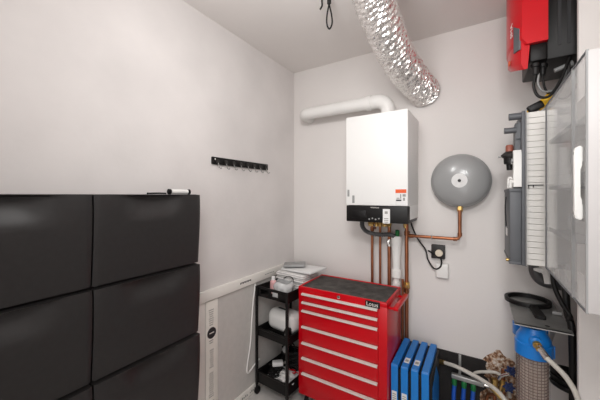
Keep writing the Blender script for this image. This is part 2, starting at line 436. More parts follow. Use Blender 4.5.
# ------------------------------------------------------------------ copper pipes, siphon, hoses under the boiler
def pipe(label, x, r, z1=1.24, y=2.08, clips=(), name='copper_pipe'):
    t = thing(name, label, 'pipe', (x, y, 0))
    MB().cyl((x, y, 0.0), (x, y, z1), r, 18).build('tube', M['copper'], t)
    for z in clips:
        m = MB(); m.cyl((x, y, z - 0.014), (x, y, z + 0.014), r + 0.004, 18); m.box(x - 0.006, x + 0.006, y, BW, z - 0.007, z + 0.007)
        m.build('fitting', M['copperdull'], t)
    return t
pipe('leftmost copper pipe under the boiler, nearest the room corner', -0.673, 0.0095, clips=(0.6, 1.19))
pipe('thin copper pipe, second from the left under the boiler', -0.614, 0.0085, clips=(0.62,))
t = pipe('copper pipe with a chrome valve under the boiler, left of the siphon', -0.549, 0.012, clips=(0.6,))
m = MB(); m.cyl((-0.549, 2.08, 1.075), (-0.549, 2.08, 1.125), 0.017, 18); m.cyl((-0.549, 2.08, 1.10), (-0.549, 2.045, 1.10), 0.009, 12); m.box(-0.556, -0.542, 2.035, 2.047, 1.08, 1.12, 0.003)
m.build('valve', M['chrome'], t)
t = pipe('copper riser right of the white siphon, feeding the grey vessel branch', -0.43, 0.0125, clips=(1.175, 0.78))
m = MB(); m.cyl((-0.452, 2.06, 0), (-0.452, 2.06, 0.86), 0.009, 16); m.build('tube', M['copperdull'], t)
m = MB(); m.cyl((-0.43, 2.08, 0.80), (-0.43, 2.08, 0.84), 0.02, 6); m.cyl((-0.43, 2.08, 0.82), (-0.43, 2.03, 0.82), 0.011, 14); m.build('valve', M['brass'], t)
t = thing('copper_branch_pipe', 'copper branch pipe running right and up to the grey vessel', 'pipe', (-0.27, 2.08, 1.16))
m = MB(); m.ring_sweep([(-0.43, 2.08, 1.16), (-0.135, 2.08, 1.16), (-0.118, 2.08, 1.164), (-0.108, 2.08, 1.18), (-0.108, 2.08, 1.345)], 0.0105, 18); m.build('tube', M['copper'], t)
for a, b_ in (((-0.145, 2.08, 1.16), (-0.122, 2.08, 1.16)), ((-0.108, 2.08, 1.18), (-0.108, 2.08, 1.20)), ((-0.415, 2.08, 1.16), (-0.385, 2.08, 1.16))):
    MB().cyl(a, b_, 0.0135, 16).build('fitting', M['copperdull'], t)
m = MB(); m.cyl((-0.27, 2.08, 1.16), (-0.27, BW, 1.16), 0.005, 10); m.torus((-0.27, 2.08, 1.16), (1, 0, 0), 0.0125, 0.003, 20, 8); m.build('pipe_clip', M['steel'], t)
t = thing('siphon_drain', 'white plastic siphon and drain pipe between the copper pipes', 'siphon', (-0.497, 2.075, 0))
m = MB(); m.lathe((-0.497, 2.075, 0.86), (0, 0, 1), [(0, 0.03), (0.004, 0.034), (0.055, 0.034), (0.06, 0.028), (0.09, 0.026), (0.25, 0.036), (0.29, 0.038), (0.295, 0.03)], 28); m.build('siphon_cup', M['whitepl'], t)
m = MB(); m.cyl((-0.497, 2.075, 0), (-0.497, 2.075, 0.87), 0.021, 22); m.lathe((-0.497, 2.075, 0.79), (0, 0, 1), [(0, 0.021), (0.003, 0.026), (0.04, 0.026), (0.043, 0.021)], 22); m.build('drain_pipe', M['whitepl'], t)
m = MB(); m.cyl((-0.489, 2.06, 1.15), (-0.485, 2.05, 1.195), 0.014, 14); m.build('green_cap', M['green'], t)
path = smooth_path([(-0.70, 1.95, 1.27), (-0.705, 1.96, 1.22), (-0.675, 1.975, 1.18), (-0.60, 1.99, 1.165), (-0.53, 2.03, 1.165), (-0.50, 2.06, 1.148)], 22)
m = MB(); m.ring_sweep(path, [0.0145 + 0.0025 * math.sin(i * PI * 0.66) for i in range(len(path))], 14)
tag(m.build('corrugated_hose', M['greyhose']), 'dark grey corrugated drain hose looping below the boiler', 'hose')
tag(MB().tube([(-0.405, 2.09, 1.272), (-0.40, 2.11, 1.22), (-0.36, 2.12, 1.13), (-0.315, 2.125, 1.065), (-0.30, 2.125, 1.0), (-0.26, 2.12, 0.945), (-0.222, 2.12, 0.965), (-0.225, 2.125, 1.02), (-0.30, 2.125, 1.062)], 0.0052, 10).build('power_cable', M['blackpl']),
    'black cable looped in front of the wall socket', 'cable')
MB

# ------------------------------------------------------------------ grey expansion vessel
vx, vz = -0.108, 1.53
t = thing('expansion_vessel', 'round grey expansion vessel hung on the back wall', 'expansion vessel', (vx, 2.09, vz - 0.17))
R = 0.167
prof = [(0.0, 0.0), (0.0, 0.06), (-0.012, 0.112), (-0.03, 0.153), (-0.042, R), (-0.056, R), (-0.06, R - 0.002)]
dome = [(-0.06 - 0.062 * math.sin(a), (R - 0.002) * math.cos(a)) for a in [k * PI / 2 / 14 for k in range(1, 14)]] + [(-0.122, 0.0)]
MB().lathe((vx, 2.15, vz), (0, 1, 0), prof + dome, 64).build('shell', M['gvessel'], t)
MB().torus((vx, 2.10, vz), (0, 1, 0), R, 0.004, 64, 8).build('seam_ring', M['gvessel'], t)
lab = MB().lathe((vx, 2.0305, vz), (0, 1, 0), [(0, 0.044), (-0.0008, 0.044), (-0.0035, 0.012)], 40).build('round_label', M['paper'], t)
MB().lathe((vx, 2.028, vz), (0, -1, 0), [(0, 0.009), (0.007, 0.009), (0.009, 0.006)], 18).build('valve_cap', M['printdark'], lab)
m = MB()
for k in range(22):
    a = 2 * PI * k / 22
    if k in (4, 5, 15): continue
    c = V((vx + 0.034 * math.cos(a), 2.0292, vz + 0.034 * math.sin(a)))
    m.box(c.x - 0.003, c.x + 0.003, c.y, c.y + 0.001, c.z - 0.0015, c.z + 0.0015)
m.build('printed_ring', M['print'], lab)
m = MB(); m.cyl((vx, 2.09, 1.335), (vx, 2.09, 1.368), 0.016, 6); m.build('pipe_union', M['brass'], t)

# ------------------------------------------------------------------ sockets on the back wall
t = thing('room_sensor', 'dark square switch box with a round cream button', 'switch', (-0.236, BW, 1.005))
MB().box(-0.281, -0.197, BW - 0.03, BW, 1.012, 1.104, 0.004).build('box', M['greydark'], t)
MB().lathe((-0.232, BW - 0.03, 1.052), (0, -1, 0), [(-0.002, 0.023), (0.012, 0.023), (0.015, 0.02), (0.0155, 0)], 30).build('round_button', M['cream'], t)
t = thing('wall_socket', 'white wall socket below the dark switch box', 'socket', (-0.215, BW, 0.885))
MB().box(-0.252, -0.176, BW - 0.036, BW, 0.885, 0.982, 0.008, 3).build('box', M['whitepl'], t)
MB().lathe((-0.214, BW - 0.036, 0.932), (0, -1, 0), [(-0.002, 0.028), (0.0025, 0.028), (0.003, 0.024), (0.003, 0)], 28).build('outlet_face', M['whitepl'], t)

# ------------------------------------------------------------------ foil duct and ceiling cables
ctrl = [(-0.46, 1.32, 2.53), (-0.462, 1.40, 2.475), (-0.458, 1.52, 2.405), (-0.440, 1.68, 2.32), (-0.415, 1.82, 2.255), (-0.375, 1.98, 2.20), (-0.345, 2.08, 2.17), (-0.33, BW, 2.155)]
path = smooth_path(ctrl, 22)
m = MB()
n_ = len(path)
rings = m.ring_sweep(path, [0.1] * n_, 60, cap=False)
rnd = random.Random(3)
for i, ring in enumerate(rings):
    c = path[i]
    for k, v in enumerate(ring):
        d = (v.co - c).normalized()
        ph = i * 1.45 + 3.2 * noise.noise(d * 1.7 + V((0, 0, i * 0.03)))
        fac = noise.noise(d * 4.0 + V((i * 0.18, 0, i * 0.12)))
        rr = 0.099 + 0.0046 * math.sin(ph) * (0.8 + 0.9 * fac) + 0.004 * fac + 0.0024 * (rnd.random() - 0.5) * 2
        v.co = c + d * rr
tag(m.build('foil_duct', M['foil'], smooth=False), 'crumpled silver foil duct dropping from ceiling to back wall', 'duct')
t = MB(); t.tube([(-0.733, 1.40, 2.53), (-0.733, 1.40, 2.50), (-0.733, 1.40, 2.475), (-0.745, 1.40, 2.458)], 0.0048, 10)
tag(t.build('hanging_cable', M['blackpl']), 'short black cable end hooked left of the looped ceiling cable', 'cable')
lp = [(-0.690, 1.40, 2.53), (-0.690, 1.40, 2.475), (-0.703, 1.40, 2.41), (-0.702, 1.40, 2.36), (-0.687, 1.40, 2.335), (-0.672, 1.40, 2.36), (-0.676, 1.40, 2.41), (-0.688, 1.395, 2.475), (-0.686, 1.395, 2.53)]
t = thing('hanging_cable', 'black cable hanging from the ceiling in a long loop', 'cable', (-0.69, 1.4, 2.34))
MB().tube(lp, 0.0042, 10).build('loop', M['blackpl'], t)
MB().lathe((-0.689, 1.398, 2.468), (0, 0, 1), [(0, 0.008), (0.004, 0.011), (0.05, 0.011), (0.055, 0.008)], 14).build('tie', M['blackpl'], t)

# ------------------------------------------------------------------ red tool chest
tx0, tx1, ty0, ty1, tz0, tz1 = -1.043, -0.447, 1.65, 1.985, 0.10, 0.825
t = thing('tool_chest', 'red rolling tool chest with seven drawers and black mat', 'tool chest', (-0.745, 1.82, 0))
MB().box(tx0, tx1, ty0, ty1, tz0, tz1 - 0.012, 0.004).build('body', M['red'], t)
m = MB()
m.box(tx0, tx1, ty0 - 0.002, ty0 + 0.014, tz1 - 0.03, tz1, 0.004); m.box(tx0, tx1, ty1 - 0.012, ty1, tz1 - 0.02, tz1 + 0.002, 0.004)
m.box(tx0, tx0 + 0.014, ty0, ty1, tz1 - 0.02, tz1, 0.004); m.box(tx1 - 0.014, tx1, ty0, ty1, tz1 - 0.02, tz1, 0.004)
m.build('top_rim', M['red'], t)
MB().box(tx0 + 0.013, tx1 - 0.013, ty0 + 0.013, ty1 - 0.011, tz1 - 0.014, tz1 - 0.003, 0.003).build('rubber_mat', M['mat'], t)
tops = [0.038, 0.094, 0.15, 0.256, 0.363, 0.464, 0.566, 0.672]
for i in range(7):
    za, zb = tz1 - tops[i], tz1 - tops[i + 1] + 0.005
    d = MB().box(tx0 + 0.036, tx1 - 0.05, ty0 - 0.011, ty0 + 0.01, zb, za, 0.003).build('drawer', M['red'], t)
    m = MB(); m.prism([(ty0 - 0.011, za + 0.001), (ty0 - 0.027, za - 0.001), (ty0 - 0.027, za - 0.009), (ty0 - 0.023, za - 0.013), (ty0 - 0.02, za - 0.005), (ty0 - 0.011, za - 0.004)], 'x', tx0 + 0.037, tx1 - 0.051)
    m.build('handle', M['alu'], d)
lk = MB().lathe((-0.745, ty0 - 0.002, tz1 - 0.02), (0, -1, 0), [(0, 0.011), (0.005, 0.011), (0.006, 0.008), (0.0062, 0)], 22).build('lock', M['chrome'], t)
MB().box(-0.7465, -0.7435, ty0 - 0.0092, ty0 - 0.008, tz1 - 0.025, tz1 - 0.015).build('keyhole', M['printdark'], lk)
bd = MB().box(-0.572, -0.487, ty0 - 0.0125, ty0 - 0.002, tz1 - 0.038, tz1 - 0.004, 0.002).build('badge', M['blackpl'], t)
text('badge_lettering', 'Lotus', 0.033, (-0.53, ty0 - 0.0132, tz1 - 0.02), FRONT, M['alu'], bd, 0.95)
# side push handle on the right
h = MB().box(-0.421, -0.392, 1.675, 1.955, 0.778, 0.800, 0.006, 3).build('push_handle', M['red'], t)
for y in (1.70, 1.93): MB().box(tx1 - 0.002, -0.395, y - 0.007, y + 0.007, 0.775, 0.789, 0.003).build('bracket', M['red'], h)
for (x, y) in ((tx0 + 0.05, ty0 + 0.045), (tx1 - 0.05, ty0 + 0.045), (tx0 + 0.05, ty1 - 0.045), (tx1 - 0.05, ty1 - 0.045)):
    c = MB(); c.box(x - 0.028, x + 0.028, y - 0.028, y + 0.028, 0.094, 0.102); c.box(x - 0.02, x - 0.016, y - 0.02, y + 0.02, 0.04, 0.096); c.box(x + 0.016, x + 0.02, y - 0.02, y + 0.02, 0.04, 0.096)
    c = c.build('caster', M['steel'], t)
    MB().lathe((x - 0.014, y, 0.042), (1, 0, 0), [(0, 0.036), (0.003, 0.042), (0.025, 0.042), (0.028, 0.036)], 24).build('wheel', M['blackpl'], c)

# ------------------------------------------------------------------ black three-tier trolley
TR = math.radians(-4)
tro = thing('utility_trolley', 'narrow black three-tier trolley between left wall and red chest', 'trolley', (-1.376, 1.605, 0), TR)
w, d = 0.288, 0.40
def tray(z0, z1, slots=False):
    m = MB(); m.box(0.006, w - 0.006, 0.006, d - 0.006, z0, z0 + 0.005)
    for (x0, x1, y0, y1) in ((0.006, w - 0.006, 0.004, 0.01), (0.006, w - 0.006, d - 0.01, d - 0.004), (0.004, 0.01, 0.006, d - 0.006), (w - 0.01, w - 0.004, 0.006, d - 0.006)):
        if slots and y1 - y0 < 0.02 and y0 < 0.1:
            m.box(x0, x1, y0, y1, z0, z0 + 0.02); m.box(x0, x1, y0, y1, z1 - 0.014, z1)
            for xa, xb in ((x0, x0 + 0.03), (0.115, 0.135), (0.2, x1)): m.box(xa, xb, y0, y1, z0, z1)
        else: m.box(x0, x1, y0, y1, z0, z1)
    m.torus  # rim is the folded edge below
    for (a, b_) in (((0.004, 0.004), (w - 0.004, 0.004)), ((0.004, d - 0.004), (w - 0.004, d - 0.004)), ((0.004, 0.004), (0.004, d - 0.004)), ((w - 0.004, 0.004), (w - 0.004, d - 0.004))):
        m.cyl((a[0], a[1], z1), (b_[0], b_[1], z1), 0.006, 10)
    m.build('tray', M['blackpl'], tro, local=True)
tray(0.71, 0.778, True); tray(0.425, 0.478); tray(0.085, 0.165)
for x in (0.004, w - 0.004):
    for y in (0.0, d):
        p = MB().box(x - 0.011, x + 0.011, y - 0.006, y + 0.006, 0.07, 0.78, 0.003).build('post', M['blackpl'], tro, local=True)
        c = MB(); c.lathe((x - 0.01, y + 0.006, 0.026), (1, 0, 0), [(0, 0.022), (0.003, 0.026), (0.017, 0.026), (0.02, 0.022)], 20); c.cyl((x, y, 0.03), (x, y, 0.08), 0.008, 12)
        c.build('caster', M['blackpl'], tro, local=True)
TM = Matrix.Translation(tro.location) @ Matrix.Rotation(TR, 4, 'Z')
def tp(x, y, z):                                 # a point of the trolley in the room
    return TM @ V((x, y, z))
# top tray
p = tp(0.075, 0.10, 0.716)
t = thing('pink_bottle', 'small pink bottle standing in the trolley top tray', 'bottle', p)
MB().lathe((0, 0, 0), (0, 0, 1), [(0, 0.02), (0.004, 0.024), (0.085, 0.024), (0.10, 0.012)], 22).build('body', M['pink'], t, local=True)
MB().lathe((0, 0, 0.098), (0, 0, 1), [(0, 0.014), (0.024, 0.014), (0.026, 0.011)], 18).build('cap', M['paper'], t, local=True)
p = tp(0.175, 0.10, 0.716)
m = MB()
def bag(u, v):
    a = u * 2 * PI
    r_ = (0.05 + 0.022 * math.sin(v * PI * 0.85)) * (1 + 0.14 * noise.noise(V((math.cos(a) * 2, math.sin(a) * 2, v * 3))))
    return V((p.x + r_ * math.cos(a), p.y + r_ * math.sin(a), p.z + 0.105 * v + 0.008 * math.sin(a * 3) * v))
m.sheet(bag, 40, 12, lambda u, v: p + (bag(u, v) - p) * 0.96 + V((0, 0, 0.002)))
tag(m.build('plastic_bag', M['clearbag']), 'crumpled clear plastic bag in the trolley top tray', 'bag')
p = tp(0.155, 0.045, 0.716)
tag(MB().box(p.x - 0.03, p.x + 0.03, p.y - 0.016, p.y + 0.016, p.z, p.z + 0.045, 0.008, 3).build('soap_box', M['paper']), 'small pale box at the front of the trolley top tray', 'box')
pts = [tp(0.05, 0.16, 0.72), tp(0.08, 0.17, 0.78), tp(0.13, 0.19, 0.825), tp(0.2, 0.17, 0.83), tp(0.235, 0.13, 0.79), tp(0.24, 0.1, 0.73)]
tag(MB().tube(pts, 0.0035, 8).build('charging_cable', M['blackpl']), 'thin dark cable arching over the plastic bag', 'cable')
# stack of folded white cloths with a grey tablet on top
stack = [(0.03, 0.255, 0.20, 0.37, 0.716, 0.045), (0.03, 0.255, 0.20, 0.37, 0.763, 0.03), (0.02, 0.28, 0.19, 0.40, 0.795, 0.03), (0.025, 0.285, 0.185, 0.395, 0.827, 0.026)]
sl = ['lowest folded white cloth in the stack on the trolley', 'second folded white cloth from the bottom of the trolley stack',
      'third folded white cloth from the bottom of the trolley stack', 'topmost folded white cloth on the trolley, under the white folder']
for (x0, x1, y0, y1, z, h_), la in zip(stack, sl):
    a = tp((x0 + x1) / 2, (y0 + y1) / 2, z)
    m = MB(); wx, wy = (x1 - x0) / 2, (y1 - y0) / 2
    m.box(-wx, wx, -wy, wy, 0, h_ * 0.48, h_ * 0.22, 3); m.box(-wx + 0.004, wx, -wy + 0.003, wy, h_ * 0.5, h_, h_ * 0.22, 3)
    for v in m.bm.verts: v.co = Matrix.Rotation(TR, 3, 'Z') @ v.co + a
    tag(m.build('folded_cloth', M['cloth']), la, 'cloth', 'folded cloths on the trolley')
a = tp(0.19, 0.315, 0.856)
m = MB(); m.box(-0.14, 0.155, -0.1, 0.1, 0, 0.016, 0.004)
for v in m.bm.verts: v.co = Matrix.Rotation(-0.16, 3, 'Z') @ v.co + a + V((0, 0, 0.05 * (v.co.x + 0.14) ** 1.0 * 0.9))
o = tag(m.build('paper_folder', M['paper']), 'white folder lying slanted on the cloths, jutting over the red chest', 'folder')
a = tp(0.12, 0.30, 0.878)
m = MB(); m.box(-0.085, 0.085, -0.055, 0.055, 0, 0.02, 0.006, 3)
for v in m.bm.verts: v.co = Matrix.Rotation(0.5, 3, 'Z') @ v.co + a + V((0, 0, 0.045 * (v.co.x + 0.14)))
tag(m.build('tablet_case', M['greylight']), 'flat grey box on the white folder atop the trolley', 'box')
# middle tray: white rounded toaster-like appliance
p = tp(0.135, 0.155, 0.431)
t = thing('toaster', 'white rounded toaster with a dark slot in the middle tray', 'toaster', p, TR - 0.05)
m = MB(); m.box(-0.12, 0.13, -0.075, 0.075, 0.012, 0.165, 0.055, 6); m.build('body', M['whitepl'], t, local=True)
MB().box(-0.05, 0.03, -0.016, 0.004, 0.1615, 0.1665, 0.002).build('slot', M['printdark'], t, local=True)
MB().box(-0.095, 0.108, -0.066, 0.066, 0, 0.016, 0.004).build('base', M['blackpl'], t, local=True)
MB().cyl((-0.03, 0.06, 0.09), (-0.03, 0.082, 0.09), 0.012, 16).build('knob', M['blackpl'], t, local=True)
p = tp(0.245, 0.055, 0.431)
t = thing('black_charger', 'black charger block right of the white toaster', 'charger', p, 0.3)
MB().box(-0.022, 0.022, -0.03, 0.03, 0, 0.085, 0.012, 3).build('body', M['blackpl'], t, local=True)
MB().box(-0.012, 0.012, -0.032, -0.028, 0.05, 0.062).build('indicator', M['steel'], t, local=True)
def coil(c, R_, r_, turns, mname, lab, rz=0.0, flat=0.6):
    pts = []
    for k in range(turns * 14 + 1):
        a_ = 2 * PI * k / 14
        q = 1 + 0.15 * math.sin(k * 1.7)
        pts.append(c + V((R_ * q * math.cos(a_ + rz), R_ * flat * q * math.sin(a_ + rz), r_ + k * r_ * 1.9 / 14 + 0.003 * math.sin(k * 0.9) ** 2)))
    pts.append(pts[-1] + V((R_ * 0.9, -R_ * 0.3, 0)))
    return tag(MB().tube(pts, r_, 8, n=3).build('coiled_cable', M[mname]), lab, 'cable')
coil(tp(0.075, 0.045, 0.431), 0.034, 0.003, 3, 'blackpl', 'black cable coiled left of the charger in the middle tray', 0.4)
# bottom tray: papers, cables and adaptors
for (x, y, rz, wx, wy, z, la) in ((0.19, 0.11, 0.25, 0.08, 0.085, 0.14, 'white sheet lying lowest in the trolley bottom tray'),
                               (0.215, 0.075, -0.3, 0.035, 0.055, 0.158, 'narrow white sheet tilted by the front corner of the bottom tray'),
                               (0.10, 0.22, 0.1, 0.06, 0.08, 0.092, 'white sheet at the back left of the bottom tray'),
                               (0.10, 0.06, -0.3, 0.05, 0.035, 0.118, 'small white sheet by the front left post of the bottom tray')):
    a = tp(x, y, z); m = MB()
    f = lambda u, v: a + Matrix.Rotation(rz, 3, 'Z') @ V(((u - .5) * 2 * wx, (v - .5) * 2 * wy, 0.012 * math.sin(u * 2.5 + v)))
    m.sheet(f, 8, 8, lambda u, v: f(u, v) - V((0, 0, 0.0015)))
    tag(m.build('paper_sheet', M['paper']), la, 'paper')
coil(tp(0.08, 0.12, 0.095), 0.05, 0.0042, 10, 'blackpl', 'thick coil of black cable at the left of the bottom tray', 0.2)
coil(tp(0.15, 0.23, 0.115), 0.08, 0.0052, 15, 'blackpl', 'tall heap of black cable at the back of the bottom tray', 1.0)
coil(tp(0.115, 0.055, 0.139), 0.04, 0.0034, 4, 'blackpl', 'black cable coil on the small sheet at the front of the bottom tray', 0.9)
coil(tp(0.205, 0.07, 0.168), 0.032, 0.0026, 3, 'whitepl', 'white cable coiled on the papers in the bottom tray', 0.0)
coil(tp(0.205, 0.15, 0.152), 0.034, 0.0024, 2, 'red', 'thin red cable coiled among the papers in the bottom tray', 0.5)
p = tp(0.10, 0.12, 0.182)
t = thing('power_adapter', 'pale power adapter on the black cables in the bottom tray', 'adapter', p, 0.7)
MB().box(-0.04, 0.04, -0.024, 0.024, 0, 0.03, 0.008, 3).build('body', M['paper'], t, local=True)
for y in (-0.008, 0.008): MB().cyl((0.04, y, 0.015), (0.06, y, 0.015), 0.0025, 8).build('pin', M['chrome'], t, local=True)
p = tp(0.16, 0.19, 0.275)
t = thing('headset', 'black headset with a grey ear cup on the cable heap', 'headset', p, 0.4)
MB().torus((0, 0, 0.03), (0.3, 1, 0.2), 0.045, 0.006, 30, 8).build('headband', M['blackpl'], t, local=True)
MB().lathe((-0.03, -0.012, 0.02), (0.2, -1, 0.2), [(0, 0.022), (0.014, 0.024), (0.018, 0.018)], 22).build('ear_cup', M['greylight'], t, local=True)
# white cable hanging on the left wall
wc = [(-1.386, 1.605, 0.795), (-1.392, 1.59, 0.68), (-1.395, 1.578, 0.55), (-1.395, 1.562, 0.38), (-1.395, 1.53, 0.24), (-1.394, 1.525, 0.195), (-1.392, 1.545, 0.18), (-1.394, 1.60, 0.20), (-1.395, 1.66, 0.22)]
tag(MB().tube(wc, 0.006, 10).build('white_cable', M['whitepl']), 'white cable hanging down the grey board behind the trolley', 'cable')

# ------------------------------------------------------------------ four blue cases standing on the floor
def blue_case(label):
    t = thing('blue_case', label, 'case', (0, 0, 0), 0, 'blue cases standing beside the red chest')
    W_ = 0.038
    m = MB(); m.prism([(0, 0), (0, 0.452), (0.004, 0.456), (0.352, 0.462), (0.36, 0.455), (0.36, 0)], 'x', 0, W_)
    bmesh.ops.bevel(m.bm, geom=list(m.bm.edges), offset=0.003, segments=2, affect='EDGES')
    m.build('shell', M['blue'], t, local=True)
    m = MB(); m.box(W_ - 0.001, W_ + 0.014, 0.012, 0.355, 0.006, 0.43, 0.003); m.build('dark_liner', M['blackpl'], t, local=True)
    m = MB(); m.prism([(0.04, 0.03), (0.04, 0.36), (0.2, 0.40), (0.32, 0.28), (0.32, 0.03)], 'x', W_ + 0.0135, W_ + 0.0155); m.build('side_panel', M['blue'], t, local=True)
    return t
clabels = ['blue case nearest the red chest, first of the row of four', 'second blue case from the red chest, with a white top sticker',
           'third blue case from the red chest, with a white top sticker', 'outermost blue case of the four, nearest the hoses and manifold']
c0 = blue_case(clabels[0])
cases = [c0]
c0.location = (-0.440, 1.705, 0)
for i in range(1, 4): cases.append(dup(c0, (-0.440 + i * 0.0545, 1.705 + 0.004 * i, 0), 0, clabels[i]))
for i in (1, 2):
    o = cases[i]
    s_ = MB().box(0.006, 0.034, 0.05, 0.105, 0.4575, 0.4597).build('top_sticker', M['paper'], o, local=True)
    MB().box(0.011, 0.029, 0.062, 0.085, 0.4597, 0.4601).build('printed_mark', M['print'], s_, local=True)
for i in (0, 1):
    o = cases[i]
    s_ = MB().box(0.005, 0.033, -0.0012, 0.002, 0.24, 0.305).build('front_sticker', M['paper'], o, local=True)
    m = MB()
    for k in range(4): m.box(0.009, 0.028, -0.0016, 0, 0.25 + 0.012 * k, 0.255 + 0.012 * k)
    m.build('printed_lines', M['print'], s_, local=True)

# ------------------------------------------------------------------ manifold, hoses and valves low on the back wall
t = thing('water_manifold', 'silver manifold bar with three blue hoses on the black plinth', 'manifold', (-0.06, 2.09, 0))
m = MB(); m.box(-0.155, 0.022, 2.06, 2.09, 0.276, 0.304, 0.005, 3); m.build('bar', M['steel'], t)
m = MB(); m.box(-0.118, -0.104, 2.095, BW - 0.012, 0.28, 0.30); m.box(-0.119, -0.103, 2.138, BW - 0.012, 0.28, 0.40, 0.002); m.build('bracket', M['steel'], t)
for x in (-0.138, -0.085, -0.035):
    MB().lathe((x, 2.075, 0.274), (0, 0, -1), [(0, 0.012), (0.01, 0.015), (0.035, 0.015), (0.045, 0.011)], 18).build('green_fitting', M['green'], t)
    MB().tube([(x, 2.075, 0.235), (x - 0.004, 2.073, 0.15), (x, 2.08, 0.02), (x, 2.08, 0.0)], 0.0125, 12).build('hose', M['bluehose'], t)
MB().cyl((0.018, 2.075, 0.29), (0.07, 2.075, 0.285), 0.012, 14).build('end_fitting', M['chrome'], t)
t = thing('braided_hose', 'pale braided hose arching from behind the blue cases', 'hose', (0, 2.0, 0.3))
MB().tube([(-0.214, 2.12, 0.332), (-0.134, 2.07, 0.355), (-0.052, 2.035, 0.354), (0.025, 1.99, 0.353), (0.095, 1.93, 0.345), (0.14, 1.88, 0.30)], 0.0115, 14).build('tube', M['hosewhite'], t)
MB().cyl((-0.235, 2.13, 0.325), (-0.195, 2.11, 0.338), 0.015, 8).build('end_nut', M['brass'], t)
MB().cyl((0.118, 1.905, 0.326), (0.145, 1.873, 0.293), 0.0155, 8).build('end_nut', M['chrome'], t)
tag(MB().tube([(-0.045, 2.13, 0.29), (-0.02, 2.12, 0.325), (0.026, 2.11, 0.35), (0.087, 2.10, 0.368), (0.13, 2.09, 0.34), (0.15, 2.09, 0.25)], 0.009, 12).build('grey_hose', M['hosewhite']), 'thin pale hose arching behind the braided hose', 'hose')
t = thing('valve_cluster', 'brass and copper valves with blue handles by the broken plaster', 'valve', (0.11, 2.03, 0))
MB().tube([(0.03, 2.09, 0.0), (0.035, 2.09, 0.2), (0.06, 2.08, 0.24), (0.12, 2.05, 0.27)], 0.0095, 12).build('pipe', M['copperdull'], t)
MB().cyl((0.115, 2.06, 0.0), (0.115, 2.06, 0.42), 0.011, 14).build('pipe', M['copper'], t)
MB().cyl((0.075, 2.10, 0.0), (0.075, 2.10, 0.30), 0.011, 14).build('pipe', M['copper'], t)
m = MB(); m.cyl((0.05, 2.0, 0.33), (0.14, 1.96, 0.27), 0.013, 14); m.cyl((0.115, 2.06, 0.30), (0.115, 2.06, 0.36), 0.018, 6); m.cyl((0.075, 2.10, 0.27), (0.075, 2.10, 0.33), 0.018, 6); m.cyl((0.115, 2.06, 0.33), (0.095, 1.98, 0.31), 0.010, 12); m.build('valve_body', M['brass'], t)
MB().tube([(0.09, 2.0, 0.385), (0.105, 1.995, 0.412), (0.14, 1.985, 0.44)], 0.008, 10).build('chrome_lever', M['chrome'], t)
for (x, y, z) in ((0.150, 2.03, 0.435), (0.140, 2.02, 0.345)):
    m = MB()
    m.torus((x, y, z), (0.3, -1, 0.2), 0.016, 0.007, 20, 8)
    for a in range(3):
        dv = V((math.cos(a * PI / 3), 0.2 * math.cos(a), math.sin(a * PI / 3))) * 0.03
        m.cyl(V((x, y, z)) - dv, V((x, y, z)) + dv, 0.006, 8)
    m.build('blue_handle', M['bluedark'], t)

